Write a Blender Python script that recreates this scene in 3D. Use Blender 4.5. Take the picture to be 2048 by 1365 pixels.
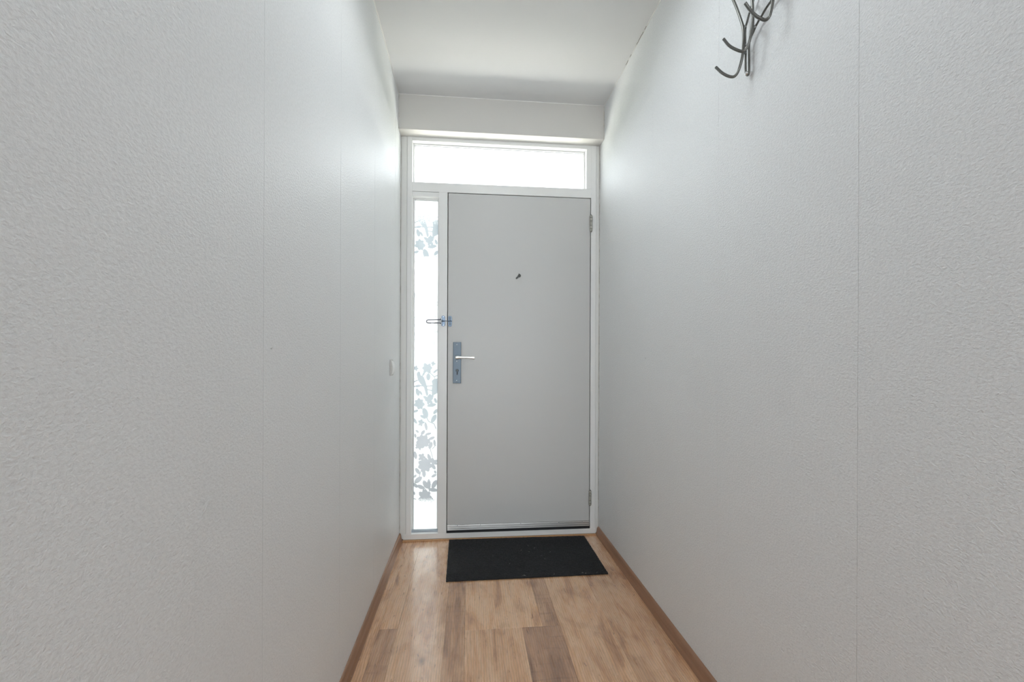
import bpy, bmesh, math, random
from mathutils import Vector, Matrix

# ------------------------------------------------------------------ clear
for o in list(bpy.data.objects):
    bpy.data.objects.remove(o, do_unlink=True)
SC = bpy.context.scene
COL = SC.collection
R = math.radians
rnd = random.Random(7)

W, H = 1.2367, 2.666            # corridor width and height (m); door wall is the plane y = 0
YB = -3.4                       # corridor opens here into an unseen room, made wide to dim the near walls
YR = -9.0                       # far wall of that room
BD, BZ = 0.086, 2.4607          # depth and underside of the boxed lintel over the door

# ------------------------------------------------------------------ camera
cd = bpy.data.cameras.new('camera')
cam = bpy.data.objects.new('camera', cd); COL.objects.link(cam)
cd.sensor_width = 36; cd.sensor_fit = 'HORIZONTAL'
cd.lens = 875.754 / 2048 * 36
cd.shift_x = 0.0
cd.shift_y = (716.65 - 682.5) / 2048
cd.clip_start = 0.02
cam.matrix_world = (Matrix.Translation((0.423, -2.7065, 1.1163)) @ Matrix.Rotation(-0.0953, 4, 'Z')
                    @ Matrix.Rotation(R(90), 4, 'X') @ Matrix.Rotation(0.0039, 4, 'Z'))
SC.camera = cam

# ------------------------------------------------------------------ sky, sun, added fill lights, exposure
SKY = 4.3
world = bpy.data.worlds.new('overcast_sky'); SC.world = world
world.use_nodes = True
wn = world.node_tree.nodes; wn.clear()
wo = wn.new('ShaderNodeOutputWorld'); wb = wn.new('ShaderNodeBackground')
wb.inputs[0].default_value = (0.94, 0.97, 1.0, 1); wb.inputs[1].default_value = SKY
world.node_tree.links.new(wb.outputs[0], wo.inputs[0])

sd = bpy.data.lights.new('sun', 'SUN'); sd.energy = 66; sd.angle = R(0.6); sd.color = (1, .96, .9)
sun = bpy.data.objects.new('sun', sd); COL.objects.link(sun)
# the sun stands behind the house: it lights the path beyond the shadow of the roof
sun.rotation_euler = Vector((0.10, math.cos(R(55)), -math.sin(R(55)))).to_track_quat('-Z', 'Y').to_euler()
sun.location = (0.5, -4, 6)

def area(name, loc, direction, sx, sy, energy, color=(1, 1, 1), portal=False):
    l = bpy.data.lights.new(name, 'AREA'); l.shape = 'RECTANGLE'; l.size = sx; l.size_y = sy
    l.energy = energy; l.color = color
    o = bpy.data.objects.new(name, l); COL.objects.link(o); o.location = loc
    o.rotation_euler = Vector(direction).to_track_quat('-Z', 'Z').to_euler()
    if portal: l.cycles.is_portal = True
    return o
# fill light added far behind the camera, brightens door and frame
area('fill_rear', (W/2, YR+.06, 1.25), (0, 1, 0), 2.6, 1.9, 88, (0.86, 0.95, 1.0))
# unseen fill added behind the camera, aimed up for ceiling bounce
area('fill_up', (W/2, -5.2, 1.75), (0, 0, 1), 0.4, 0.4, 24, (0.86, 0.95, 1.0))
# unseen fill added overhead, out of view, to lift the middle walls
area('fill_top', (W/2, -1.42, 2.6), (0, 0, -1), 0.4, 0.4, 3.6, (0.90, 0.97, 1.0))
area('portal_transom', (0.61, 0.16, 2.31), (0, -1, 0), 1.12, 0.30, 1, portal=True)
area('portal_sidelight', (0.15, 0.16, 1.07), (0, -1, 0), 0.2, 2.1, 1, portal=True)

vs = SC.view_settings
vs.view_transform = 'Standard'; vs.look = 'None'; vs.gamma = 1; vs.use_curve_mapping = False
vs.exposure = 0.50

cy = SC.cycles
cy.sample_clamp_indirect = 20; cy.diffuse_bounces = 6; cy.glossy_bounces = 3; cy.transmission_bounces = 4; cy.max_bounces = 8; cy.transparent_max_bounces = 8
cy.use_adaptive_sampling = True; cy.adaptive_threshold = 0.06; cy.adaptive_min_samples = 16
cy.use_denoising = True

# ------------------------------------------------------------------ helpers
def tag(o, label=None, cat=None, group=None, kind=None):
    if label: o['label'] = label
    if cat: o['category'] = cat
    if group: o['group'] = group
    if kind: o['kind'] = kind
    return o
def empty(name, loc=(0, 0, 0)):
    o = bpy.data.objects.new(name, None); COL.objects.link(o); o.location = loc
    o.empty_display_size = 0.05
    return o
def obj(name, bm, mat, parent=None, smooth=False, bevel=0, angle=35):
    me = bpy.data.meshes.new(name)
    bmesh.ops.remove_doubles(bm, verts=bm.verts, dist=1e-6)
    bmesh.ops.recalc_face_normals(bm, faces=bm.faces)
    if smooth:
        for f in bm.faces: f.smooth = True
        for e in bm.edges:
            if len(e.link_faces) == 2 and e.calc_face_angle(0) > R(angle): e.smooth = False
    bm.to_mesh(me); bm.free()
    me.materials.append(mat)
    o = bpy.data.objects.new(name, me); COL.objects.link(o)
    if parent:
        o.parent = parent
        wl = Vector((0, 0, 0)); q = parent
        while q: wl += q.location; q = q.parent
        me.transform(Matrix.Translation(-wl))
    if bevel:
        m = o.modifiers.new('bevel', 'BEVEL'); m.width = bevel; m.segments = 2
        m.limit_method = 'ANGLE'; m.angle_limit = R(40); m.harden_normals = False
    return o
def box(bm, x0, x1, y0, y1, z0, z1):
    v = [bm.verts.new(p) for p in ((x0,y0,z0),(x1,y0,z0),(x1,y1,z0),(x0,y1,z0),(x0,y0,z1),(x1,y0,z1),(x1,y1,z1),(x0,y1,z1))]
    for f in ((0,3,2,1),(4,5,6,7),(0,1,5,4),(1,2,6,5),(2,3,7,6),(3,0,4,7)): bm.faces.new([v[i] for i in f])
def bx(*a):
    bm = bmesh.new(); box(bm, *a); return bm
def prism(bm, pts, axis, a0, a1):
    """extrude a closed 2-D outline along axis from a0 to a1"""
    def P(p, a):
        return (a, p[0], p[1]) if axis == 'x' else ((p[0], a, p[1]) if axis == 'y' else (p[0], p[1], a))
    A = [bm.verts.new(P(p, a0)) for p in pts]; B = [bm.verts.new(P(p, a1)) for p in pts]
    n = len(pts)
    for i in range(n): bm.faces.new((A[i], A[(i+1) % n], B[(i+1) % n], B[i]))
    bm.faces.new(A[::-1]); bm.faces.new(B)
def smooth_path(pts, sub=6):
    """Catmull-Rom through 3-D points"""
    P = [Vector(p) for p in pts]; P = [P[0]*2-P[1]] + P + [P[-1]*2-P[-2]]
    out = []
    for i in range(1, len(P)-2):
        for k in range(sub):
            t = k/sub; a, b, c, d = P[i-1], P[i], P[i+1], P[i+2]
            out.append(0.5*((2*b)+(c-a)*t+(2*a-5*b+4*c-d)*t*t+(3*b-a-3*c+d)*t**3))
    out.append(P[-2]); return out
def tube(bm, pts, r, seg=12, caps=True, dome=False, radii=None):
    pts = [Vector(p) for p in pts]; n = len(pts)
    rings = []; up = None
    for i, p in enumerate(pts):
        t = (pts[min(i+1, n-1)] - pts[max(i-1, 0)]).normalized()
        if up is None:
            up = Vector((0, 0, 1)) if abs(t.z) < .9 else Vector((1, 0, 0))
        a = t.cross(up).normalized(); b = t.cross(a).normalized(); up = -b if (-b).dot(up) > 0 else b
        rr = radii[i] if radii else r
        rings.append([bm.verts.new(p + a*math.cos(2*math.pi*k/seg)*rr + b*math.sin(2*math.pi*k/seg)*rr) for k in range(seg)])
    for i in range(n-1):
        for k in range(seg):
            bm.faces.new((rings[i][k], rings[i][(k+1) % seg], rings[i+1][(k+1) % seg], rings[i+1][k]))
    if caps:
        bm.faces.new(rings[0][::-1]); bm.faces.new(rings[-1])
def lathe(bm, prof, c, axis, seg=20):
    """revolve (radius, distance-along-axis) about axis through c"""
    ax = Vector(axis).normalized(); u = ax.orthogonal().normalized(); v = ax.cross(u); c = Vector(c)
    prev = None
    for (r, h) in prof:
        if r < 1e-6: ring = [bm.verts.new(c + ax*h)]
        else: ring = [bm.verts.new(c + ax*h + (u*math.cos(2*math.pi*k/seg)+v*math.sin(2*math.pi*k/seg))*r) for k in range(seg)]
        if prev:
            for k in range(seg):
                a, b = prev[k % len(prev)], prev[(k+1) % len(prev)]; d, e = ring[(k+1) % len(ring)], ring[k % len(ring)]
                s = [a, b, d, e]; s = [x for i, x in enumerate(s) if x not in s[:i]]
                if len(s) > 2: bm.faces.new(s)
        prev = ring
def rrect(x0, x1, z0, z1, r, n=6):
    pts = []
    for cx, cz, a in ((x1-r, z1-r, 0), (x0+r, z1-r, 90), (x0+r, z0+r, 180), (x1-r, z0+r, 270)):
        for k in range(n+1):
            t = R(a+90*k/n); pts.append((cx+r*math.cos(t), cz+r*math.sin(t)))
    return pts

# ------------------------------------------------------------------ materials
def mat(name, color=(.8, .8, .8), rough=.5, metal=0, spec=.5):
    m = bpy.data.materials.new(name); m.use_nodes = True
    b = m.node_tree.nodes['Principled BSDF']
    b.inputs['Base Color'].default_value = (*color, 1); b.inputs['Roughness'].default_value = rough
    b.inputs['Metallic'].default_value = metal; b.inputs['Specular IOR Level'].default_value = spec
    return m, m.node_tree.nodes, m.node_tree.links, b
def coords(n, l, scale, kind='Object'):
    tc = n.new('ShaderNodeTexCoord'); mp = n.new('ShaderNodeMapping')
    mp.inputs['Scale'].default_value = scale; l.new(tc.outputs[kind], mp.inputs[0]); return mp.outputs[0]
def noise(n, l, vec, scale, detail=2, rough=.5, dist=0):
    t = n.new('ShaderNodeTexNoise'); t.inputs['Scale'].default_value = scale; t.inputs['Detail'].default_value = detail
    t.inputs['Roughness'].default_value = rough; t.inputs['Distortion'].default_value = dist
    if vec is not None: l.new(vec, t.inputs['Vector'])
    return t
def ramp(n, l, fac, stops):
    r = n.new('ShaderNodeValToRGB'); cr = r.color_ramp
    while len(cr.elements) > 2: cr.elements.remove(cr.elements[-1])
    cr.elements[0].position, cr.elements[0].color = stops[0][0], (*stops[0][1], 1)
    cr.elements[1].position, cr.elements[1].color = stops[-1][0], (*stops[-1][1], 1)
    for p, c in stops[1:-1]:
        e = cr.elements.new(p); e.color = (*c, 1)
    l.new(fac, r.inputs[0]); return r
def bump(n, l, b, h, strength, dist, prev=None):
    bp = n.new('ShaderNodeBump'); bp.inputs['Strength'].default_value = strength; bp.inputs['Distance'].default_value = dist
    l.new(h, bp.inputs['Height'])
    if prev is not None: l.new(prev, bp.inputs['Normal'])
    l.new(bp.outputs[0], b.inputs['Normal']); return bp.outputs[0]
def mixc(n, l, fac, a, b, mode='MIX'):
    m = n.new('ShaderNodeMix'); m.data_type = 'RGBA'; m.blend_type = mode
    for s, v in ((0, fac), (6, a), (7, b)):
        if isinstance(v, (int, float)): m.inputs[s].default_value = v
        elif isinstance(v, tuple): m.inputs[s].default_value = (*v, 1)
        else: l.new(v, m.inputs[s])
    return m.outputs[2]

def wallpaper(name, base, c2, k=1.0):
    m, n, l, b = mat(name, base, .46, 0, .42)
    v = coords(n, l, (1, 1, 1.45))
    t = noise(n, l, v, 150, 3, .55, .4)
    t2 = noise(n, l, coords(n, l, (1, 1, .8)), 430, 2, .6)
    p1 = bump(n, l, b, t.outputs['Fac'], .9*k, .0026)
    bump(n, l, b, t2.outputs['Fac'], .5, .0008, p1)
    big = noise(n, l, coords(n, l, (1, 1, .5)), 2.2, 3, .5)
    r = ramp(n, l, big.outputs['Fac'], [(.3, c2), (.7, base)])
    sp = noise(n, l, coords(n, l, (1, 1, 1)), 9, 6, .75)
    r2 = ramp(n, l, sp.outputs['Fac'], [(.16, (.86, .85, .83)), (.30, (1, 1, 1))])
    r3 = ramp(n, l, t.outputs['Fac'], [(.32, (.93, .93, .93)), (.60, (1, 1, 1))])  # relief shading painted into the colour: hollows of the bump darker
    c3 = mixc(n, l, 1.0, r.outputs[0], r2.outputs[0], 'MULTIPLY')
    l.new(mixc(n, l, 1.0, c3, r3.outputs[0], 'MULTIPLY'), b.inputs['Base Color'])
    return m
M_paperL = wallpaper('wallpaper_left', (.87, .885, .89), (.85, .865, .87), .62)
M_paperR = wallpaper('wallpaper_right', (.87, .885, .895), (.85, .865, .875))

m, n, l, b = mat('plaster_white', (.78, .785, .79), .7, 0, .3)
t = noise(n, l, coords(n, l, (1, 1, 1)), 35, 4, .6); bump(n, l, b, t.outputs['Fac'], .12, .001)
M_ceil = m
m, n, l, b = mat('lintel_paint', (.69, .675, .645), .55, 0, .4)
t = noise(n, l, coords(n, l, (1, 1, 1)), 60, 4, .6); bump(n, l, b, t.outputs['Fac'], .15, .001)
M_lintel = m
m, n, l, b = mat('frame_gloss_paint', (.85, .85, .84), .3, 0, .5)
t = noise(n, l, coords(n, l, (1, 1, .3)), 30, 3, .5); bump(n, l, b, t.outputs['Fac'], .08, .001)
M_frame = m
m, n, l, b = mat('frame_cover_paint', (.78, .78, .76), .4, 0, .5); M_cover = m
m, n, l, b = mat('door_paint', (.60, .60, .59), .38, 0, .5)
t = noise(n, l, coords(n, l, (1, 1, 1)), 220, 3, .6); p1 = bump(n, l, b, t.outputs['Fac'], .12, .0004)
t = noise(n, l, coords(n, l, (1, 1, 1)), 3, 2, .5); bump(n, l, b, t.outputs['Fac'], .10, .004, p1)
M_door = m
m, n, l, b = mat('caulk', (.86, .855, .83), .5); M_caulk = m
m, n, l, b = mat('caulk_aged', (.55, .50, .43), .8)
t = noise(n, l, coords(n, l, (1, 1, 1)), 14, 5, .7)
r = ramp(n, l, t.outputs['Fac'], [(.35, (.36, .32, .26)), (.55, (.72, .70, .65))]); l.new(r.outputs[0], b.inputs['Base Color'])
M_grime = m
m, n, l, b = mat('gasket_black', (.012, .013, .016), .5); M_black = m
m, n, l, b = mat('gap_dark', (.06, .055, .05), .8); M_gap = m
m, n, l, b = mat('spacer_grey', (.34, .38, .42), .35, .3); M_spacer = m

def brushed(name, c, rough, axis=(1, 1, 40)):
    m, n, l, b = mat(name, c, rough, 1)
    t = noise(n, l, coords(n, l, axis), 30, 3, .6); bump(n, l, b, t.outputs['Fac'], .05, .0005)
    return m
M_alu = brushed('brushed_aluminium', (.46, .45, .44), .34, (1, 1, 40))
M_plate = brushed('steel_plate', (.125, .15, .175), .42, (40, 1, 1))
M_lever = brushed('lever_alloy', (.86, .86, .84), .30, (1, 1, 1))
M_hinge = mat('hinge_grey', (.42, .41, .37), .4, .35)[0]
M_guard = brushed('guard_steel', (.17, .215, .28), .32, (1, 1, 1))
M_loop = mat('guard_wire', (.10, .105, .14), .45, .5)[0]
M_viewer = mat('viewer_bronze', (.07, .07, .065), .4, .6)[0]
M_hole = mat('keyhole_dark', (.01, .01, .012), .6)[0]
M_screw = brushed('screw_steel', (.55, .60, .65), .25, (1, 1, 1))
M_switch = mat('switch_plastic', (.84, .84, .83), .3)[0]
M_switchshade = mat('switch_plastic_shaded', (.60, .59, .58), .5)[0]  # same plastic, with the shade of its unlit side painted in
M_rack = mat('rack_grey_lacquer', (.17, .17, .158), .30, .75)[0]
M_rackfoot = mat('rack_screw', (.75, .75, .75), .25, 1)[0]

# thin window glass: clear, with a Fresnel reflection
def glass():
    m = bpy.data.materials.new('window_glass'); m.use_nodes = True; n = m.node_tree.nodes; l = m.node_tree.links; n.clear()
    o = n.new('ShaderNodeOutputMaterial'); mx = n.new('ShaderNodeMixShader'); tr = n.new('ShaderNodeBsdfTransparent'); g = n.new('ShaderNodeBsdfGlossy')
    tr.inputs[0].default_value = (.95, .97, .965, 1); g.inputs['Roughness'].default_value = .02
    f = n.new('ShaderNodeFresnel'); f.inputs[0].default_value = 1.45
    gm = n.new('ShaderNodeNewGeometry'); iv = n.new('ShaderNodeMath'); iv.operation = 'SUBTRACT'; iv.inputs[0].default_value = 1; l.new(gm.outputs['Backfacing'], iv.inputs[1])
    ml = n.new('ShaderNodeMath'); ml.operation = 'MULTIPLY'; l.new(f.outputs[0], ml.inputs[0]); l.new(iv.outputs[0], ml.inputs[1])
    l.new(ml.outputs[0], mx.inputs[0]); l.new(tr.outputs[0], mx.inputs[1]); l.new(g.outputs[0], mx.inputs[2]); l.new(mx.outputs[0], o.inputs[0])
    return m
M_glass = glass()
def film(name, c, dif):
    """frosted window film: scatters the daylight that falls on its far side"""
    m = bpy.data.materials.new(name); m.use_nodes = True; n = m.node_tree.nodes; l = m.node_tree.links; n.clear()
    o = n.new('ShaderNodeOutputMaterial'); mx = n.new('ShaderNodeMixShader'); tr = n.new('ShaderNodeBsdfTranslucent'); d = n.new('ShaderNodeBsdfDiffuse')
    tr.inputs[0].default_value = (*c, 1); d.inputs[0].default_value = (.8, .82, .85, 1); mx.inputs[0].default_value = dif
    l.new(tr.outputs[0], mx.inputs[1]); l.new(d.outputs[0], mx.inputs[2]); l.new(mx.outputs[0], o.inputs[0])
    return m
M_film = film('frosted_film', (.54, .54, .56), .06)
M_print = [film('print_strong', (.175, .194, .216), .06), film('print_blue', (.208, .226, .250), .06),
           film('print_grey', (.222, .227, .250), .06), film('print_bloomed', (.31, .305, .32), .06),
           film('print_deep', (.188, .193, .212), .06)]  # one print in graded copies: bloom and backlight painted into their colours

# laminate: tone (0 dark .. 1 light) and seed come from each plank
def wood():
    m, n, l, b = mat('oak_laminate', (.4, .25, .15), .3, 0, .5); b.inputs['IOR'].default_value = 1.5
    b.inputs['Coat Weight'].default_value = 1; b.inputs['Coat IOR'].default_value = 2.0; b.inputs['Coat Roughness'].default_value = .17
    def att(nm):
        a = n.new('ShaderNodeAttribute'); a.attribute_type = 'OBJECT'; a.attribute_name = nm; return a.outputs['Fac']
    tone, seed = att('tone'), att('seed')
    tc = n.new('ShaderNodeTexCoord'); cmb = n.new('ShaderNodeCombineXYZ'); l.new(seed, cmb.inputs[0]); l.new(seed, cmb.inputs[1]); l.new(seed, cmb.inputs[2])
    add = n.new('ShaderNodeVectorMath'); add.operation = 'ADD'; l.new(tc.outputs['Object'], add.inputs[0]); l.new(cmb.outputs[0], add.inputs[1])
    def mp(s):
        q = n.new('ShaderNodeMapping'); q.inputs['Scale'].default_value = s; l.new(add.outputs[0], q.inputs[0]); return q.outputs[0]
    # broad cathedral figure
    fig = noise(n, l, mp((5.5, .9, 1)), 3.0, 4, .55, 1.2)
    light = ramp(n, l, fig.outputs['Fac'], [(.31, (.60, .31, .155)), (.45, (.92, .53, .275)), (.60, (.99, .65, .385)), (.78, (.92, .54, .30))])
    dark = ramp(n, l, fig.outputs['Fac'], [(.30, (.26, .125, .065)), (.48, (.44, .225, .120)), (.66, (.58, .315, .175)), (.80, (.46, .245, .135))])
    base = mixc(n, l, tone, dark.outputs[0], light.outputs[0])
    # growth rings along the board
    wv = n.new('ShaderNodeTexWave'); wv.wave_type = 'BANDS'; wv.bands_direction = 'X'; wv.inputs['Scale'].default_value = 34
    wv.inputs['Distortion'].default_value = 9; wv.inputs['Detail'].default_value = 3; wv.inputs['Detail Scale'].default_value = .55
    l.new(mp((1, .16, 1)), wv.inputs[0])
    rr = ramp(n, l, wv.outputs['Fac'], [(.0, (.74, .70, .66)), (.45, (1, 1, 1)), (1, (1.0, 1.0, 1.0))])
    base = mixc(n, l, .75, base, rr.outputs[0], 'MULTIPLY')
    # fine pores
    fp = noise(n, l, mp((190, 7, 1)), 1.6, 4, .65)
    rp = ramp(n, l, fp.outputs['Fac'], [(.34, (.62, .55, .50)), (.47, (1, 1, 1))])
    base = mixc(n, l, .65, base, rp.outputs[0], 'MULTIPLY')
    # short dark dashes
    ds = noise(n, l, mp((70, 12, 1)), 1.5, 3, .6, .5)
    rd = ramp(n, l, ds.outputs['Fac'], [(.28, (.42, .34, .30)), (.37, (1, 1, 1))])
    base = mixc(n, l, .9, base, rd.outputs[0], 'MULTIPLY')
    # smoky patches
    pt = noise(n, l, mp((4, 2.0, 1)), 2.2, 5, .65, .8)
    rpt = ramp(n, l, pt.outputs['Fac'], [(.36, (.66, .59, .55)), (.50, (1, 1, 1))])
    base = mixc(n, l, .6, base, rpt.outputs[0], 'MULTIPLY')
    # knots
    vo = n.new('ShaderNodeTexVoronoi'); vo.inputs['Scale'].default_value = 4.2; vo.inputs['Randomness'].default_value = 1
    l.new(mp((1, .55, 1)), vo.inputs[0])
    rk = ramp(n, l, vo.outputs['Distance'], [(.0, (.10, .07, .05)), (.022, (.32, .24, .19)), (.055, (.85, .80, .78)), (.09, (1, 1, 1))])
    base = mixc(n, l, .9, base, rk.outputs[0], 'MULTIPLY')
    # sawn cross-checks on the dark planks
    ck = noise(n, l, mp((3, 62, 1)), 1.0, 3, .6, .4)
    rc = ramp(n, l, ck.outputs['Fac'], [(.34, (.55, .48, .44)), (.41, (1, 1, 1))])
    inv = n.new('ShaderNodeMath'); inv.operation = 'MULTIPLY_ADD'; l.new(tone, inv.inputs[0]); inv.inputs[1].default_value = -1.1; inv.inputs[2].default_value = .8; inv.use_clamp = True
    base = mixc(n, l, inv.outputs[0], base, mixc(n, l, 1.0, base, rc.outputs[0], 'MULTIPLY'))
    l.new(base, b.inputs['Base Color'])
    rro = ramp(n, l, fp.outputs['Fac'], [(.3, (.33,)*3), (.7, (.24,)*3)]); l.new(rro.outputs[0], b.inputs['Roughness'])
    bump(n, l, b, fp.outputs['Fac'], .15, .0005)
    return m
M_wood = wood()
def skirt(name, a, c):
    m, n, l, b = mat(name, a, .3, 0, .5)
    t = noise(n, l, coords(n, l, (60, 3, 90)), 1.2, 4, .6)
    r = ramp(n, l, t.outputs['Fac'], [(.35, a), (.65, c)]); l.new(r.outputs[0], b.inputs['Base Color'])
    bump(n, l, b, t.outputs['Fac'], .1, .0004)
    return m
M_skirt = skirt('skirting_oak_foil', (.31, .165, .095), (.37, .20, .118))
M_strip = skirt('sill_strip_oak', (.56, .32, .16), (.62, .37, .20))
M_nail = mat('nail_head', (.72, .66, .58), .35, .8)[0]
M_nailhole = mat('nail_hole', (.05, .035, .03), .7)[0]
M_core = mat('wall_core_plaster', (.45, .43, .40), .9)[0]
M_under = mat('underlay_dark', (.07, .045, .03), .9)[0]

m, n, l, b = mat('mat_fibre', (.02, .022, .026), .5, 0, .35)
t = noise(n, l, coords(n, l, (1, 1, 1)), 160, 2, .5)
r = ramp(n, l, t.outputs['Fac'], [(.35, (.003, .0035, .0045)), (.70, (.012, .0135, .017))]); l.new(r.outputs[0], b.inputs['Base Color'])
M_mat = m
M_pile, _n, _l, _b = mat('mat_pile', (.008, .0095, .012), .34, 0, .7)
M_lint = mat('lint_pale', (.55, .53, .50), .8)[0]
m, n, l, b = mat('paving', (.55, .53, .50), .8)
t = noise(n, l, coords(n, l, (1, 1, 1)), 12, 4, .6); r = ramp(n, l, t.outputs['Fac'], [(.3, (.36, .355, .345)), (.7, (.42, .415, .405))]); l.new(r.outputs[0], b.inputs['Base Color'])
M_pave = m
m, n, l, b = mat('gravel', (.05, .09, .03), .9)
t = noise(n, l, coords(n, l, (1, 1, 1)), 20, 4, .6); r = ramp(n, l, t.outputs['Fac'], [(.3, (.27, .265, .25)), (.7, (.36, .355, .33))]); l.new(r.outputs[0], b.inputs['Base Color'])
M_gravel = m
M_scuff = mat('scuff_grey', (.62, .61, .60), .8)[0]
M_white = mat('white_render', (.82, .82, .82), .8)[0]
M_hedge = mat('hedge_leaves', (.07, .08, .055), .9)[0]
M_outer = mat('outer_render', (.6, .58, .55), .8)[0]

# ------------------------------------------------------------------ the shell
def struct(name, bm, m, label=None, cat=None, **k):
    o = obj(name, bm, m, **k); tag(o, label, cat, kind='structure'); return o

fl = empty('floor'); tag(fl, 'warm oak laminate floor of wide boards running towards the door', 'floor', kind='structure')
obj('underlay', bx(-.02, W+.02, YB, .10, -.06, -.0082), M_under, fl)
PL = [ # x0, x1, y0, y1, tone, seed
 (.000, .055, -2.25, 0, .85, 1), (.055, .131, -.868, 0, .85, 2), (.055, .131, -2.25, -.868, .36, 3),
 (.131, .325, -1.6, 0, .75, 4), (.131, .325, -2.9, -1.6, .5, 14), (.325, .4055, -2.25, 0, .48, 5),
 (.4055, .728, -.905, 0, .92, 6), (.728, .800, -.905, 0, .30, 7),
 (.4055, .642, -2.1, -.905, .80, 8), (.642, .800, -2.1, -.905, .12, 9),
 (.800, 1.010, -1.9, 0, .78, 10.6), (1.010, W, -1.9, 0, .62, 11.3)]
for x0, x1, ye, t, s in ((.0, .131, -2.25, .6, 21), (.131, .325, -2.9, .8, 22), (.325, .4055, -2.25, .7, 23), (.4055, .642, -2.1, .4, 24), (.642, .8, -2.1, .8, 25), (.8, 1.01, -1.9, .3, 26), (1.01, W, -1.9, .8, 27)):
    PL.append((x0, x1, YB, ye, t, s))
for x0, x1, y0, y1, tone, seed in PL:
    g = .00022
    o = obj('plank', bx(x0+g, x1-g, y0+g, y1-g, -.008, 0), M_wood, fl, bevel=.0004)
    o['tone'] = float(tone); o['seed'] = float(seed)*3.7

ce = empty('ceiling', (0, 0, H)); tag(ce, 'smooth white plaster ceiling sloping into view above the door', 'ceiling', kind='structure')
ce['label'] = 'smooth white plaster ceiling over the narrow hallway'
obj('ceiling_slab', bx(-.15, W+.15, YB, .15, H, 2.9), M_ceil, ce)
# uneven caulk bead along the ceiling edges
def bead(name, p0, p1, r, m, parent, seed=1, n=60):
    rr = random.Random(seed); bm = bmesh.new(); P0, P1 = Vector(p0), Vector(p1)
    pts = [P0.lerp(P1, i/n) for i in range(n+1)]
    tube(bm, pts, r, 6, radii=[r*rr.uniform(.55, 1.15) for _ in pts]); return obj(name, bm, m, parent, smooth=True)
bead('caulk_bead', (0, -BD-.001, H-.001), (W, -BD-.001, H-.001), .0035, M_caulk, ce, 1)
bead('caulk_bead', (W-.001, -BD, H-.001), (W-.001, -2.6, H-.001), .0030, M_caulk, ce, 2, 150)
bead('caulk_bead', (.001, -BD, H-.001), (.001, -2.6, H-.001), .0030, M_caulk, ce, 3, 150)
# hairline cracks in the right-hand bead
rr = random.Random(5)
bm = bmesh.new()
for y0 in (-.47, -.53, -.62, -.66, -.72, -.95, -.99, -1.03, -1.13):
    ln = rr.uniform(.015, .045); y = y0
    pts = [(W-.0042+rr.uniform(-.001, .0005), y-ln*k/4, H-.0035+rr.uniform(-.001, .0005)) for k in range(5)]
    tube(bm, pts, .0009, 5)
c = obj('caulk_crack', bm, M_gap, ce)
c['kind'] = 'stuff'

def wall(name, side, seams, label):
    wl = empty(name, (0 if side < 0 else W, 0, 0)); tag(wl, label, 'wall', kind='structure')
    x = 0 if side < 0 else W
    a, bq = (x-.15, x-.0006) if side < 0 else (x+.0006, x+.15)
    obj('wall_core', bx(a, bq, YB, .15, -.06, H), M_core, wl)
    e = [.02] + seams + [YB]
    for i in range(len(e)-1):
        g = .0004
        x0, x1 = (x-.0006, x) if side < 0 else (x, x+.0006)
        lift = .00003*(i % 2)
        if side < 0: x1 -= lift
        else: x0 += lift
        obj('wallpaper_strip', bx(x0, x1, e[i+1]+g, e[i]-g, 0, H), M_paperL if side < 0 else M_paperR, wl)
    return wl
wlL = wall('wall_left', -1, [-.19, -.717, -1.228, -1.762, -2.29, -2.82], 'left wall in off-white textured wallpaper with faint sheen')
wlR = wall('wall_right', 1, [-.278, -.805, -1.332, -1.857, -2.385, -2.91], 'right wall in off-white textured wallpaper with visible strip seams')
RX0, RX1 = -1.9, 3.1  # unseen room, shaped to keep the rear fill off the near walls
struct('wall_back', bx(RX0, RX1, YR-.15, YR, -.06, H), M_ceil, 'white far wall of the added room behind the hallway', 'wall')
bm = bmesh.new(); box(bm, RX0-.15, RX0, YR-.15, YB, -.06, H); box(bm, RX1, RX1+.15, YR-.15, YB, -.06, H)
box(bm, RX0-.15, -.0, YB-.15, YB, -.06, H); box(bm, W, RX1+.15, YB-.15, YB, -.06, H)
struct('wall_room', bm, M_ceil, 'white side walls of the added room behind the hallway', 'wall')
struct('floor_room', bx(RX0-.15, RX1+.15, YR-.15, YB, -.06, -.001), M_skirt, 'oak floor of the added room behind the hallway', 'floor')
struct('ceiling_room', bx(RX0-.15, RX1+.15, YR-.15, YB, H, 2.9), M_ceil, 'white ceiling of the added room behind the hallway', 'ceiling')
wf = empty('wall_front', (0, 0, BZ)); tag(wf, 'boxed off-white lintel across the hallway above the door frame', 'wall', kind='structure')
obj('lintel_box', bx(0, W, -BD, .14, BZ, H), M_lintel, wf, bevel=.0012)
# aged filler in the corners between lintel / frame and walls
bead('corner_filler', (.0012, -BD-.0005, BZ), (.0012, -BD-.0005, H), .0016, M_grime, wf, 6, 40)
bead('corner_filler', (W-.0012, -BD-.0005, BZ), (W-.0012, -BD-.0005, H), .0020, M_grime, wf, 7, 40)
# outside: path, lawn and the outer face of the house, which shade the door side
op = struct('floor_outside', bx(-6, 8, .10, 2.85, -.12, -.06), M_pave, 'pale paved path outside the front door', 'path')
struct('ground_outside', bx(-40, 40, 2.85, 60, -.14, -.07), M_gravel, 'dry gravel yard beyond the path outside', 'yard')
bm = bmesh.new(); box(bm, -6, -.15, -3.2, .15, -.06, 2.9); box(bm, W+.15, 8, -3.2, .15, -.06, 2.9)
box(bm, -6, 8, -9.4, .15, 2.9, 3.0)
struct('wall_outer', bm, M_outer, 'outer masonry of the house around the hallway', 'wall')

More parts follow.
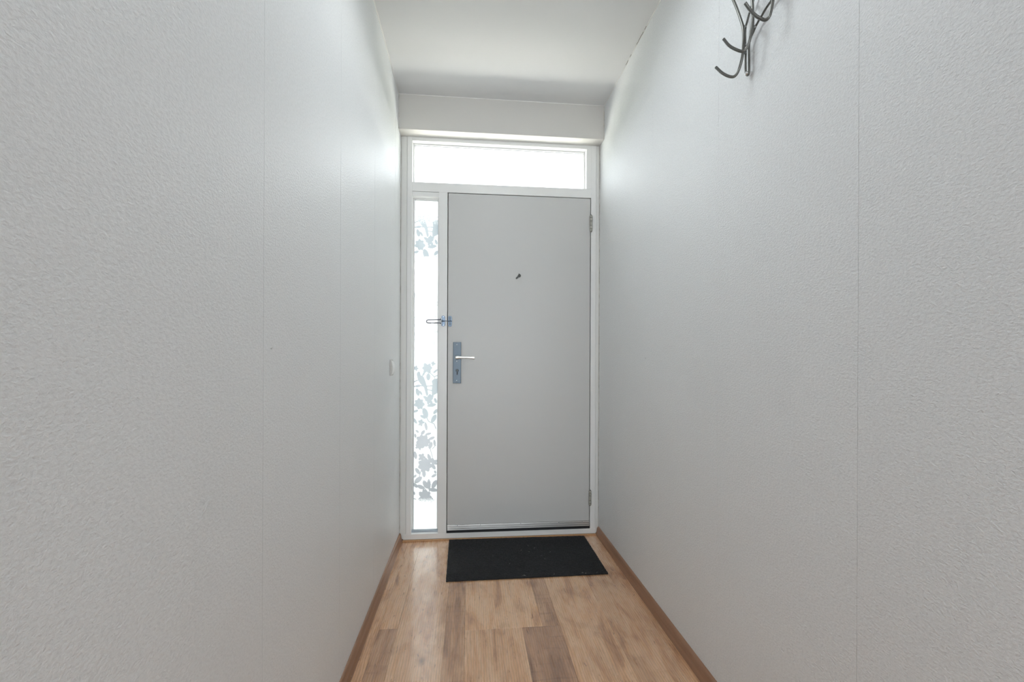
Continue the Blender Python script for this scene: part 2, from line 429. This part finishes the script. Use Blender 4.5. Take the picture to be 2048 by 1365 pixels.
struct('wall_blocker', bx(-12, 26, 5.6, 6.2, -.07, 2.30), M_hedge, 'unseen hedge added across the yard to cut low light', 'hedge')  # unseen, added to cut off low light reaching the transom
struct('wall_bounce', bx(1.5, 26, 12.0, 16.0, -.07, 3.45), M_white, 'added white house wall across the yard, bouncing sun to the left wall', 'wall')  # unseen, added to throw a light band on the left wall

# ------------------------------------------------------------------ frame (trim_1)
fr = empty('trim_1', (W/2, 0, 0)); tag(fr, 'white painted wooden frame around the door and its two windows', 'door frame', kind='structure')
FD = .11
def fbox(name, x0, x1, z0, z1, y0=0, y1=FD, m=None, bev=.0012):
    return obj(name, bx(x0, x1, y0, y1, z0, z1), m or M_frame, fr, bevel=bev)
fbox('cover_strip', .0022, .0372, .012, BZ, .003, .05, M_cover)
fbox('stile', .0385, .0690, .040, BZ, 0, FD)
fbox('cover_strip', 1.2140, W-.0024, .012, BZ, .004, .05, M_cover)
st = fbox('stile', 1.1800, 1.2125, .040, BZ, 0, FD)
fbox('head_rail', .0690, 1.1800, 2.4375, BZ, 0, FD)
fbox('jamb_block', 1.1495, 1.1800, 2.187, 2.4375, 0, FD)
fbox('middle_rail', .0690, 1.1800, 2.1300, 2.1865, 0, FD)
fbox('sidelight_rail', .0690, .2300, 2.1010, 2.1290, .0025, FD)
fbox('mullion', .2300, .2820, .0425, 2.1300, 0, FD)
fbox('sill', .0222, W-.0195, .0100, .0425, -.001, FD)
# rebate stops behind the door leaf
bm = bmesh.new(); box(bm, .282, 1.18, .046, FD, 2.105, 2.130); box(bm, .282, .300, .046, FD, .0425, 2.105); box(bm, 1.160, 1.18, .046, FD, .0425, 2.105)
obj('door_stop', bm, M_gap, fr)
# uneven old filler lines between frame and wallpaper
bead('corner_filler', (.0012, .0005, .02), (.0012, .0005, BZ), .0014, M_grime, fr, 8, 120)
bead('corner_filler', (W-.0012, .0005, .05), (W-.0012, .0005, BZ), .0018, M_grime, fr, 9, 120)
t2 = struct('trim_2', bx(.0195, W-.0195, -.008, -.0012, 0, .0095), M_strip, 'thin light oak strip closing the gap under the door frame', 'trim', bevel=.0015)

# ------------------------------------------------------------------ windows
def ring(bm, x0, x1, z0, z1, w, y0, y1):
    box(bm, x0, x0+w, y0, y1, z0, z1); box(bm, x1-w, x1, y0, y1, z0, z1)
    box(bm, x0+w, x1-w, y0, y1, z0, z0+w); box(bm, x0+w, x1-w, y0, y1, z1-w, z1)
GY = .052
w1 = empty('window_1', (.609, GY, 2.187)); tag(w1, 'wide clear transom window above the door, bright with daylight', 'window', kind='structure')
bm = bmesh.new(); ring(bm, .0692, 1.1493, 2.1867, 2.4373, .0065, GY-.012, GY-.003); obj('glazing_bead', bm, M_frame, w1, bevel=.0008)
bm = bmesh.new(); ring(bm, .0692, 1.1493, 2.1867, 2.4373, .0085, GY-.003, GY); obj('gasket', bm, M_spacer, w1)
obj('pane', bx(.0695, 1.1490, GY, GY+.005, 2.1870, 2.4370), M_glass, w1)
w2 = empty('window_2', (.15, GY, .043)); tag(w2, 'tall narrow side window beside the door with frosted leaf-print film', 'window', kind='structure')
bm = bmesh.new(); ring(bm, .0692, .2298, .0427, 2.1008, .0075, GY-.012, GY-.003); obj('glazing_bead', bm, M_frame, w2, bevel=.0008)
bm = bmesh.new(); ring(bm, .0692, .2298, .0427, 2.1008, .0095, GY-.003, GY); obj('gasket', bm, M_spacer, w2)
obj('pane', bx(.0695, .2295, GY+.001, GY+.006, .0430, 2.1005), M_glass, w2)
# aluminium weather bar at the foot of the side window
bm = bmesh.new(); prism(bm, [(GY-.0125, .0502), (GY-.0125, .056), (GY-.022, .051), (GY-.026, .0430), (GY-.0125, .0430)], 'x', .0695, .2295)
obj('weather_bar', bm, M_spacer, w2)

# leaf print: shapes are drawn on a fine grid and merged into runs, one clean layer
LEAF, POLY, STEM = [], [], []
def lf(x, y, L_, w_, a): LEAF.append((x, y, L_*1.18, w_*1.22, R(a)))
def blob(x, y, r, lobes=7, ph=0):
    """a blossom: overlapping rounded petals of uneven size about a heart"""
    q = random.Random(int(x*7+y)); lobes = min(lobes, 7)
    POLY.append([(x+.62*r*math.cos(t), y+.62*r*math.sin(t)) for t in [2*math.pi*k/20 for k in range(20)]])
    for k in range(lobes):
        a = 2*math.pi*(k+q.uniform(-.22, .22))/lobes+ph; L_ = r*q.uniform(.95, 1.3); w_ = r*q.uniform(.72, .98); d = r*.62
        LEAF.append((x+d*math.cos(a), y+d*math.sin(a), L_*1.1, w_, a))
def stem(w_, *p): STEM.append((w_, p))
POLY.append([(118,400),(125,370),(150,352),(175,365),(183,412),(235,440),(265,520),(292,610),(312,735),(280,758),(262,700),(238,615),(185,560),(140,500)])
POLY.append([(365,505),(400,478),(462,465),(462,700),(440,720),(402,740),(392,790),(365,765),(366,640),(378,580)])
blob(290, 300, 72, 6); blob(390, 225, 34, 4); blob(165, 880, 74, 7, 1); blob(100, 300, 40, 5); blob(325, 820, 62, 5, 2); blob(195, 1190, 48, 5)
for a in ((310,440,100,58,90),(232,395,70,30,-60),(135,690,110,52,75),(188,705,75,30,60),(140,590,90,34,-8),(275,790,100,42,35),(345,775,100,48,80),
          (365,905,130,50,-10),(108,1000,70,34,-20),(262,1030,150,76,70),(225,1095,95,38,30),(402,1125,130,62,-60),(430,1010,90,44,-50),(430,830,80,38,70),(275,1250,120,40,80),(95,1160,90,36,60),
          (425,350,80,30,-40),(225,1350,80,44,-50),(312,1375,92,36,-15),(368,1447,96,40,-22),(416,1520,90,36,85),(350,1562,105,54,-70),(130,1330,60,30,40),(100,1400,60,30,80),
          (102,1720,110,44,80),(140,1980,105,50,55),(150,2122,130,66,-38),(244,2022,105,52,85),(400,1912,92,48,55),(408,2060,80,38,-28),(105,2212,85,44,45),(100,2060,50,30,-50),
          (192,2240,110,54,25),(270,2200,130,64,62),(326,2200,150,52,88),(416,2200,135,62,-62),(395,2292,130,52,8),(240,2320,90,38,88),(370,2465,120,70,50),(86,2340,50,24,80),(430,2000,50,30,60),(330,1760,110,46,70)):
    lf(*a)
blob(225, 1495, 96, 8); blob(205, 1750, 54, 5); blob(268, 1880, 100, 9, 1); blob(400, 1830, 58, 5, 2); blob(258, 2412, 98, 9, 2); blob(160,1580,50,5)
for s in ((9,(330,370),(408,440),(460,418)),(9,(78,522),(130,498)),(9,(78,600),(150,582),(240,592)),(9,(290,592),(370,588)),(9,(305,652),(390,670),(460,700)),
          (9,(270,1080),(318,1170),(410,1212),(438,1290)),(7,(165,2080),(195,1975)),(8,(235,2240),(318,2340)),(8,(318,2345),(345,2280)),(7,(340,1600),(385,1760)),(7,(440,1560),(380,1620)),(7,(78,2425),(120,2440)),(6,(200,950),(235,1000)),(7,(410,440),(440,560))):
    stem(*s)
def inside(x, y):
    for cx_, cy_, L_, w_, a in LEAF:
        dx, dy = x-cx_, y-cy_
        if dx*dx+dy*dy > L_*L_*.3: continue
        u = (dx*math.cos(a)+dy*math.sin(a))/(L_/2); v = -dx*math.sin(a)+dy*math.cos(a)
        if abs(u) < 1 and abs(v) < w_/2*(1-u*u)**.62: return True
    for p in POLY:
        c_ = False; j = len(p)-1
        for i in range(len(p)):
            if (p[i][1] > y) != (p[j][1] > y) and x < (p[j][0]-p[i][0])*(y-p[i][1])/(p[j][1]-p[i][1])+p[i][0]: c_ = not c_
            j = i
        if c_: return True
    for w_, pp in STEM:
        for (ax, ay), (bx_, by_) in zip(pp, pp[1:]):
            dx, dy = bx_-ax, by_-ay; t = max(0, min(1, ((x-ax)*dx+(y-ay)*dy)/(dx*dx+dy*dy)))
            if (x-ax-dx*t)**2+(y-ay-dy*t)**2 < (w_*1.05)**2: return True
    return False
def build_film():
    X0, X1, Z0, Z1 = .0785, .2205, .0523, 2.0915
    nx = 110; dz = .0016; nz = int((Z1-Z0)/dz); dz = (Z1-Z0)/nz
    PER = 2596.0                                   # repeat of the pattern, in drawing units
    plain, prints = ([], []), ([], [], [])
    def quad(store, xa, xb, za, zb, mi=None):
        V, F = store[0], store[1]; k = len(V)
        V += [(xa, GY+.0005, za), (xb, GY+.0005, za), (xb, GY+.0005, zb), (xa, GY+.0005, zb)]; F.append((k, k+1, k+2, k+3))
        if mi is not None: store[2].append(mi)
    K = .000375
    cache = {}
    for j in range(nz):
        za, zb = Z0+dz*j, Z0+dz*(j+1); zc = (za+zb)/2
        cv = (1.1163+.0490-zc)/.0003804            # drawing y of this row, first row of the lower repeat = 0
        cyc = cv
        if cv >= 0: low = True
        else: low = False; cyc = cv+PER
        # print colour by height, with the bloom in the middle painted in
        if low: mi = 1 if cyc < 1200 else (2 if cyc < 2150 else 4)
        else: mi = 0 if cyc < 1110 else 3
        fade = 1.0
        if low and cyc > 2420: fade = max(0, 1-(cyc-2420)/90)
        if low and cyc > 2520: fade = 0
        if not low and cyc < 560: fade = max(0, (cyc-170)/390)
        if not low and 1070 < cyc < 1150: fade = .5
        rr2 = random.Random(j)
        run0, state = 0, None
        row = []
        for i in range(nx):
            xd = 78+382*(i+.5)/nx*(1.0)
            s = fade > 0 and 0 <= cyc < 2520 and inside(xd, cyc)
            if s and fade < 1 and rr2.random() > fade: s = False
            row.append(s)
        i = 0
        while i < nx:
            k = i
            while k < nx and row[k] == row[i]: k += 1
            xa, xb = X0+(X1-X0)*i/nx, X0+(X1-X0)*k/nx
            if row[i]: quad(prints, xa, xb, za, zb, mi)
            else: quad(plain, xa, xb, za, zb)
            i = k
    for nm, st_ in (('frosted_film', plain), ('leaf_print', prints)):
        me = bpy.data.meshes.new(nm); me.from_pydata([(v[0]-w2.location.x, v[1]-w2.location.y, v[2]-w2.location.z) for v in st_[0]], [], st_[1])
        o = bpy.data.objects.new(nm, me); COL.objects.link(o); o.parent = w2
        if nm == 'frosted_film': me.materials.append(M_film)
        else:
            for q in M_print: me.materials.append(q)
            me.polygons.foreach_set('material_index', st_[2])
            o['label'] = 'pale grey-blue leaf and bird print'; o['kind'] = 'stuff'
build_film()

# ------------------------------------------------------------------ door
dr = empty('door_1', (.73, 0, .04)); tag(dr, 'plain flush grey-white front door with lever handle and two hinges', 'door', kind='structure')
DX0, DX1, DZ0, DZ1 = .2868, 1.1752, .060, 2.1255
leaf = obj('door_leaf', bx(DX0, DX1, .001, .041, DZ0, DZ1), M_door, dr, bevel=.0012)
# aluminium draught strip (three ribs) and black brush below it
bm = bmesh.new(); prism(bm, [(.001, .0930), (-.004, .0922), (-.0045, .085), (-.0025, .0842), (-.0025, .0825), (-.006, .0818), (-.0065, .0725), (-.0035, .0718), (-.0035, .0700), (-.0075, .0692), (-.008, .0612), (.001, .0605)], 'x', DX0+.001, DX1-.001)
ds_ = obj('draught_strip', bm, M_alu, dr); ds_['label'] = 'ribbed aluminium draught strip along the door foot'
for xs in (.35, .49, .74, .98, 1.13):
    bm = bmesh.new(); lathe(bm, [(0, .0012), (.0018, .001), (.0026, 0), (.0026, -.002)], (xs, -.0040, .0885), (0, -1, 0), 10); obj('screw', bm, M_screw, ds_, smooth=True)
bm = bmesh.new(); box(bm, DX0-.003, DX1+.002, -.003, .030, .0430, .0605); obj('brush_seal', bm, M_black, dr)
# hinges
def hinge(z0, z1, x=1.1788):
    hp = empty('hinge'); hp.parent = dr; 
    L_ = z1-z0; n5 = [.17, .20, .26, .20, .17]; z = z0
    body = bmesh.new()
    for i, f in enumerate(n5):
        h = L_*f-.0022; a = z+.0011; r_ = .0088
        if i == 0: prof = [(0, a-.001), (.003, a-.001), (.006, a+.003), (r_, a+.008), (r_, a+h)]
        elif i == 4: prof = [(r_, a), (r_, a+h-.008), (.006, a+h-.003), (.003, a+h+.001), (0, a+h+.001)]
        else: prof = [(r_-.001, a), (r_, a+.001), (r_, a+h-.001), (r_-.001, a+h)]
        if i in (1, 2, 3): prof = [(0, a)]+prof+[(0, a+h)]
        if i == 0: prof += [(0, a+h)]
        if i == 4: prof = [(0, a)]+prof
        bm = bmesh.new(); lathe(bm, prof, (x, -.0065, 0), (0, 0, 1), 20); o = obj('knuckle', bm, M_hinge, hp, smooth=True)
        z += L_*f
    bm = bmesh.new(); lathe(bm, [(0, z0+.002), (.006, z0+.002), (.006, z1-.002), (0, z1-.002)], (x, -.0065, 0), (0, 0, 1), 12); obj('pin', bm, M_gap, hp, smooth=True)
    return hp
# the hinge empties sit inside the door's frame of reference
def fix_child_empty(e):
    e.location = (0, 0, 0)
hinge(1.913, 2.022); hinge(.186, .288)
# viewer: dark eye with its cover flap swung to the lower left
vw = empty('door_viewer'); vw.parent = dr
bm = bmesh.new(); lathe(bm, [(0, .004), (.004, .0042), (.0055, .0035), (.0075, .0045), (.0088, .002), (.0088, 0)], (.7262, .0005, 1.6300), (0, -1, 0), 24)
obj('eyepiece', bm, M_viewer, vw, smooth=True)
bm = bmesh.new()
def flap_pts():
    c0 = Vector((.7240, 1.6285)); d = Vector((-.71, -.70)).normalized(); nn = Vector((-d.y, d.x))
    P = []
    for s, w_ in ((.0, .0062), (.006, .0070), (.010, .0045), (.013, .0040), (.018, .0047), (.024, .0042), (.0285, .0022)): P.append((s, w_))
    A = [tuple(c0+d*s+nn*w_) for s, w_ in P]; B = [tuple(c0+d*s-nn*w_) for s, w_ in P[::-1]]
    top = [tuple(c0 - d*.0035 + nn*.007), ]
    return A + B
prism(bm, flap_pts(), 'y', -.0062, -.0042); obj('cover_flap', bm, M_viewer, vw, bevel=.0005)
bm = bmesh.new()
# raised square shoulder of the viewer
prism(bm, [(.7205, 1.6415), (.7265, 1.6405), (.7335, 1.6345), (.7350, 1.6285), (.7330, 1.6225), (.7270, 1.6185), (.7185, 1.6255)], 'y', -.0045, .0008); obj('bezel', bm, M_viewer, vw, bevel=.0006)
# handle plate
hp = obj('handle_plate', bx(.3185, .3680, -.0075, .001, .9605, 1.2125), M_plate, dr, bevel=.0018); hp['label'] = 'brushed grey steel handle plate'
bm = bmesh.new(); lathe(bm, [(.0105, .0), (.0105, .006), (.0085, .010), (.0080, .040), (.0085, .046)], (.3425, -.0075, 1.1175), (0, -1, 0), 24)
obj('lever_neck', bm, M_lever, hp, smooth=True)
bm = bmesh.new()
sec = [(.3330, .0085, .0062, 0), (.3360, .0098, .0074, 0), (.3420, .0102, .0078, 0), (.3540, .0092, .0072, 0), (.3600, .0075, .0062, .0004), (.3800, .0063, .0055, .0004), (.4050, .0060, .0052, .0002), (.4250, .0066, .0052, -.0004), (.4400, .0082, .0050, -.0012), (.4480, .0090, .0048, -.0018), (.4510, .0078, .0040, -.0018)]
rings = []
for x, hz, hy, oz in sec:
    rings.append([bm.verts.new((x, -.0560+.004*math.sin((x-.333)*14)+hy*math.cos(t), 1.1185+oz+hz*math.copysign(abs(math.sin(t))**.75, math.sin(t)))) for t in [2*math.pi*k/20 for k in range(20)]])
for a, b_ in zip(rings, rings[1:]):
    for k in range(20): bm.faces.new((a[k], a[(k+1) % 20], b_[(k+1) % 20], b_[k]))
bm.faces.new(rings[0]); bm.faces.new(rings[-1][::-1])
lv = obj('lever', bm, M_lever, hp, smooth=True); lv['label'] = 'pale aluminium lever'
bm = bmesh.new(); lathe(bm, [(.0100, 0), (.0100, .0015), (.0085, .0025), (.0083, .0005), (0, .0005)], (.3440, -.0075, 1.0385), (0, -1, 0), 24)
box(bm, .3402, .3478, -.0085, -.0074, 1.0110, 1.0310); obj('key_cylinder', bm, M_plate, hp, smooth=True)
bm = bmesh.new(); lathe(bm, [(0, .0012), (.0062, .0012), (.0062, 0)], (.3446, -.0078, 1.0388), (0, -1, 0), 20); box(bm, .3418, .3472, -.0091, -.0084, 1.0125, 1.0300); obj('keyhole', bm, M_hole, hp)
bm = bmesh.new(); box(bm, .3437, .3457, -.0096, -.0089, 1.0350, 1.0425); obj('key_slot', bm, M_hinge, hp)
for z in (1.1975, 1.0952, .9760):
    bm = bmesh.new(); lathe(bm, [(0, .0014), (.0022, .0014), (.0040, .0004), (.0044, 0)], (.3410, -.0075, z), (0, -1, 0), 16)
    o = obj('screw', bm, M_screw, hp, smooth=True)
# door half of the swing-bar guard: pill plate with a ball-ended arm
gp = bmesh.new(); prism(gp, rrect(.2885, .3105, 1.3070, 1.3730, .0108), 'y', -.0045, .0012); gpo = obj('guard_plate', gp, M_guard, dr, bevel=.0012)
gpo['label'] = 'small pill-shaped steel guard plate on the door edge'
bm = bmesh.new(); prism(bm, rrect(.2935, .3055, 1.3440, 1.3680, .0058), 'y', -.0058, -.0044); prism(bm, rrect(.2935, .3055, 1.3120, 1.3360, .0058), 'y', -.0058, -.0044); obj('guard_boss', bm, M_plate, gpo, bevel=.0006)
bm = bmesh.new(); tube(bm, smooth_path([(.3085, -.0045, 1.3405), (.3050, -.014, 1.3405), (.295, -.0200, 1.3405), (.280, -.0225, 1.3405), (.262, -.0230, 1.3405)], 6), .0026, 12)
lathe(bm, [(0, -.0052)]+[(.0052*math.sin(math.pi*k/10), -.0052*math.cos(math.pi*k/10)) for k in range(1, 10)]+[(0, .0052)], (.2560, -.0232, 1.3405), (1, 0, 0), 16)
obj('guard_arm', bm, M_guard, gpo, smooth=True)

# ------------------------------------------------------------------ door guard on the mullion
dg = empty('door_guard', (.26, 0, 1.34)); tag(dg, 'steel swing-bar door guard on the white post, wire loop across the side window', 'door guard')
bm = bmesh.new(); prism(bm, rrect(.2470, .2700, 1.3085, 1.3745, .0112), 'y', -.0042, 0); obj('base_plate', bm, M_guard, dg, bevel=.0012)
bm = bmesh.new()
for z in (1.3535, 1.3270):
    lathe(bm, [(0, -.005), (.0048, -.005), (.0048, .005), (0, .005)], (.2495, -.0088, z), (0, 0, 1), 14)
tube(bm, [(.2495, -.0088, 1.319), (.2495, -.0088, 1.362)], .0022, 10)
obj('pivot', bm, M_screw, dg, smooth=True)
for z in (1.3665, 1.3165):
    bm = bmesh.new(); lathe(bm, [(0, .0014), (.0022, .0014), (.0038, .0002)], (.2605, -.0042, z), (0, -1, 0), 14); obj('screw', bm, M_screw, dg, smooth=True)
bm = bmesh.new(); zc = 1.3370; hw = .0100
pts = [(.2480, -.0100, zc+hw+.006), (.2430, -.0125, zc+hw+.003), (.2300, -.0150, zc+hw+.0012), (.2000, -.0170, zc+hw), (.1720, -.0180, zc+hw-.0006)]
for k in range(1, 10):
    t = math.pi*k/10; pts.append((.1690-hw*.95*math.sin(t), -.0180, zc+(hw-.0008)*math.cos(t)))
pts += [(.1720, -.0180, zc-hw), (.2000, -.0170, zc-hw+.0004), (.2300, -.0150, zc-hw+.0012), (.2430, -.0125, zc-hw-.000), (.2480, -.0100, zc-hw-.002)]
tube(bm, smooth_path(pts, 3), .0029, 12); obj('wire_loop', bm, M_loop, dg, smooth=True)

# ------------------------------------------------------------------ skirtings
prof = [(0, 0), (0, .0525), (.0028, .0522), (.0062, .0500), (.0090, .0460), (.0110, .0400), (.0122, .0330), (.0128, .0270), (.0138, .0225), (.0155, .0175), (.0175, .0120), (.0188, .0060), (.0190, 0)]
for nm, sx, lab in (('baseboard_left', 1, 'brown oak-look skirting along the left wall'), ('baseboard_right', -1, 'brown oak-look skirting along the right wall')):
    x0 = 0 if sx > 0 else W
    e = empty(nm, (x0, 0, 0)); tag(e, lab, 'skirting board', kind='structure')
    bm = bmesh.new(); prism(bm, [(x0+sx*a, z) for a, z in prof], 'y', YB, -.0015 if sx > 0 else -.0012)
    obj('skirting_length', bm, M_skirt, e, smooth=True, angle=50)
    spots = ((-.640, .030, M_nailhole), (-1.145, .012, M_nail)) if sx > 0 else ((-.590, .027, M_nail), (-.660, .021, M_nail))
    for y, z, mm in spots:
        xr = .0128 if z > .02 else .0172
        bm = bmesh.new(); lathe(bm, [(0, .0009), (.0012, .0007), (.0018, -.0005), (.0018, -.003)], (x0+sx*xr, y, z), (sx, 0, .25), 10); obj('nail_head', bm, mm, e, smooth=True)

# small scuffs and a plugged hole in the wallpaper
for wl, xx, sx, y, z, dy, dz in ((wlR, W, -1, -.734, 1.1183, .010, .0012), (wlL, 0, 1, -1.958, .872, .012, .010), (wlL, 0, 1, -1.725, 1.135, .006, .0015)):
    bm = bmesh.new(); pts = [(xx+sx*.0002, y-dy+2*dy*k/5, z-dz+2*dz*k/5+.0008*math.sin(k*2.1)) for k in range(6)]
    tube(bm, pts, .0009, 6, radii=[.0003, .0008, .0010, .0009, .0006, .0002]); obj('scuff_mark', bm, M_scuff, wl)

# ------------------------------------------------------------------ light switch on the left wall
sw = empty('light_switch', (0, -.298, 1.062)); tag(sw, 'small white light switch on the left wall beside the door frame', 'light switch')
P = [(0, 1.1070), (.0030, 1.1045), (.0068, 1.0960), (.0098, 1.0840), (.0112, 1.0700), (.0114, 1.0560), (.0108, 1.0420), (.0088, 1.0320), (.0050, 1.0230), (.0028, 1.0195), (0, 1.0190)]
bm = bmesh.new(); prism(bm, P, 'y', -.3360, -.2600); obj('housing', bm, M_switchshade, sw, bevel=.001)
P2 = [(.0006, 1.1000), (.0065, 1.0985), (.0110, 1.0870), (.0142, 1.0720), (.0150, 1.0580), (.0142, 1.0430), (.0118, 1.0330), (.0070, 1.0260), (.0006, 1.0250)]
bm = bmesh.new(); prism(bm, P2, 'y', -.3270, -.2690); obj('rocker', bm, M_switch, sw, bevel=.0015)

# ------------------------------------------------------------------ coat rack on the right wall
# wire centre lines were worked out from the camera solve; each wire keeps its own distance from the wall
CX, CD_, CH_, F_ = .423, 2.7065, 1.1163, 875.754
def unproj(u, v, off):
    """point on the plane `off` metres in front of the right wall, seen at (u, v) of the photograph"""
    cr, sr = math.cos(.0039), math.sin(.0039); du, dv = u-1024, v-716.65
    uu, vv = du*cr+dv*sr, -du*sr+dv*cr; xc, zc = uu/F_, -vv/F_; c_, s_ = math.cos(-.0953), math.sin(-.0953)
    D = Vector((xc*c_-s_, xc*s_+c_, zc)); O = Vector((CX, -CD_, CH_)); t = (W-off-O.x)/D.x
    return O+D*t
rk = empty('coat_rack', (W, -1.50, 1.95)); tag(rk, 'grey metal wire coat rack with upturned hooks high on the right wall', 'coat rack')
RA = [(1431.6,134.5,.088),(1444.8,146.3,.074),(1458,152.9,.058),(1468.6,152.9,.046),(1475.8,143.7,.038),(1481.7,126.6,.034),(1485.7,105.5,.033),(1487.3,79.1,.033),(1486.4,56.7,.033),(1481.7,39.6,.034),(1473.8,17.1,.035),(1466.6,0,.036),(1452,-32,.037),(1440,-70,.036),(1436,-110,.034)]
RB = [(1446.8,77.8,.094),(1458,91,.080),(1471.2,98.9,.066),(1484.4,102.8,.052),(1492.3,97.6,.044),(1498.2,84.4,.040),(1502.8,65.9,.038),(1505.5,46.1,.037),(1505.5,23.7,.037),(1504.2,0,.037),(1500,-35,.037),(1493,-75,.036),(1488,-115,.034)]
RC = [(1490.3,5.9,.094),(1500.2,19.8,.080),(1512,31.6,.066),(1523.9,38.2,.052),(1531.8,39.6,.045),(1538.4,33,.040),(1543,17.1,.037),(1545.7,0,.036),(1549,-30,.035),(1550,-70,.034),(1548,-115,.033)]
RD = [(1491.2,140,.012),(1491,118.7,.012),(1491.4,102.8,.012),(1490.3,79,.012),(1491,56.7,.012),(1494.3,43.5,.012),(1498.9,26.4,.012),(1507,0,.012),(1518,-35,.012),(1528,-75,.012),(1533,-115,.012)]
RE = [(1491.2,140,.012),(1492.0,147.5,.012),(1494.8,150.8,.012),(1497.6,147.5,.012),(1498.3,138,.012),(1498.2,118.7,.012),(1497.8,95,.012),(1500.2,79,.012),(1506.8,63.3,.012),(1513.4,48.8,.012),(1522.6,33,.012),(1531.8,17.1,.012),(1542.4,1.3,.012),(1562,-30,.012),(1578,-70,.012),(1586,-115,.012)]
for nm, pp, r_ in (('hook_wire', RA, .0039), ('hook_wire', RB, .0039), ('hook_wire', RC, .0042), ('back_wire', RD, .0030), ('back_wire', RE, .0030)):
    bm = bmesh.new(); tube(bm, smooth_path([unproj(u, v, o_) for u, v, o_ in pp], 6), r_, 14)
    obj(nm, bm, M_rack, rk, smooth=True)
for (a, b_) in (((1486.8,53,.033),(1491.5,53,.012)),((1505.8,53,.037),(1511,53,.012)),((1487,90,.033),(1491,90,.012)),((1485.0,107,.033),(1491.4,106,.012)),((1505.5,12,.037),(1505.5,6,.012)),((1546,-8,.036),(1549,-10,.012))):
    bm = bmesh.new(); tube(bm, [unproj(*a), unproj(*b_)], .0032, 10); obj('spacer', bm, M_rack, rk, smooth=True)
bm = bmesh.new(); a = unproj(1494.8, 147.0, .012); a.x = W
lathe(bm, [(.0062, 0), (.0062, .012), (.0052, .0165), (.0030, .0185), (0, .0190)], a, (-1, 0, 0), 20); obj('mounting_foot', bm, M_rackfoot, rk, smooth=True)
for u, v in ((1545, -112), (1512, -112)):
    bm = bmesh.new(); lathe(bm, [(.0062, 0), (.0062, .012), (.0030, .0160), (0, .0165)], unproj(u, v, 0), (-1, 0, 0), 20); obj('mounting_foot', bm, M_rackfoot, rk, smooth=True)

# ------------------------------------------------------------------ doormat
dm = empty('doormat', (.72, -.26, 0)); tag(dm, 'black rectangular fibre doormat on the laminate floor before the door', 'doormat')
Q = [Vector((.3000, -.0110)), Vector((1.1370, -.0230)), Vector((1.1375, -.5020)), Vector((.3075, -.5085))]
def qp(s, t): return Q[0].lerp(Q[1], s).lerp(Q[3].lerp(Q[2], s), t)
rr = random.Random(11)
bm = bmesh.new(); nx, ny = 90, 54
grid = [[bm.verts.new((*(qp(i/nx, j/ny)+Vector((rr.uniform(-.0008, .0008), rr.uniform(-.0008, .0008)))), .0062+rr.uniform(-.0006, .0006))) for i in range(nx+1)] for j in range(ny+1)]
for j in range(ny):
    for i in range(nx): bm.faces.new((grid[j][i], grid[j][i+1], grid[j+1][i+1], grid[j+1][i]))
edge = [grid[0][i] for i in range(nx)]+[grid[j][nx] for j in range(ny)]+[grid[ny][i] for i in range(nx, 0, -1)]+[grid[j][0] for j in range(ny, 0, -1)]
low = [bm.verts.new((v.co.x, v.co.y, .0004)) for v in edge]
for i in range(len(edge)): bm.faces.new((edge[i], low[i], low[(i+1) % len(low)], edge[(i+1) % len(edge)]))
bm.faces.new(low)
obj('mat_base', bm, M_mat, dm)
V, Fc = [], []
for k in range(42000):
    s, t = rr.random(), rr.random(); p = qp(s, t); a = rr.uniform(0, 2*math.pi); L_ = rr.uniform(.003, .0065); wq = .00045
    d = Vector((math.cos(a), math.sin(a))); q = Vector((-d.y, d.x))*wq; z0 = .0060; z1 = z0+rr.uniform(.0006, .0028)
    m_ = p+d*L_*.5; e_ = p+d*L_
    for pt_ in (e_,):
        pass
    i0 = len(V)
    V += [(p.x-q.x, p.y-q.y, z0), (p.x+q.x, p.y+q.y, z0), (m_.x+q.x, m_.y+q.y, z1), (m_.x-q.x, m_.y-q.y, z1), (e_.x, e_.y, z0+.0002)]
    Fc += [(i0, i0+1, i0+2, i0+3), (i0+3, i0+2, i0+4)]
me = bpy.data.meshes.new('pile'); me.from_pydata([(v[0]-.72, v[1]+.26, v[2]) for v in V], [], Fc); me.materials.append(M_pile)
o = bpy.data.objects.new('pile', me); COL.objects.link(o); o.parent = dm; o['kind'] = 'stuff'
# pale lint caught in the pile and along the front edge
bm = bmesh.new()
spots = [(.55, .42), (.50, .38), (.60, .33), (.64, .62), (.62, .54), (.30, .50), (.47, .97), (.48, .98), (.66, .98), (.84, .985), (.86, .99), (.93, .985), (.70, .45), (.56, .26), (.40, .70)]
for s, t in spots:
    for k in range(3 if t > .9 else 2):
        p = qp(s+rr.uniform(-.004, .004), t+rr.uniform(-.006, .006)); a = rr.uniform(0, 6.28); L_ = rr.uniform(.003, .008)
        tube(bm, [(p.x, p.y, .0088), (p.x+math.cos(a)*L_*.5, p.y+math.sin(a)*L_*.5, .0098), (p.x+math.cos(a+.5)*L_, p.y+math.sin(a+.5)*L_, .0088)], .00035, 5)
o = obj('lint', bm, M_lint, dm); o['kind'] = 'stuff'; o['label'] = 'pale specks of lint'
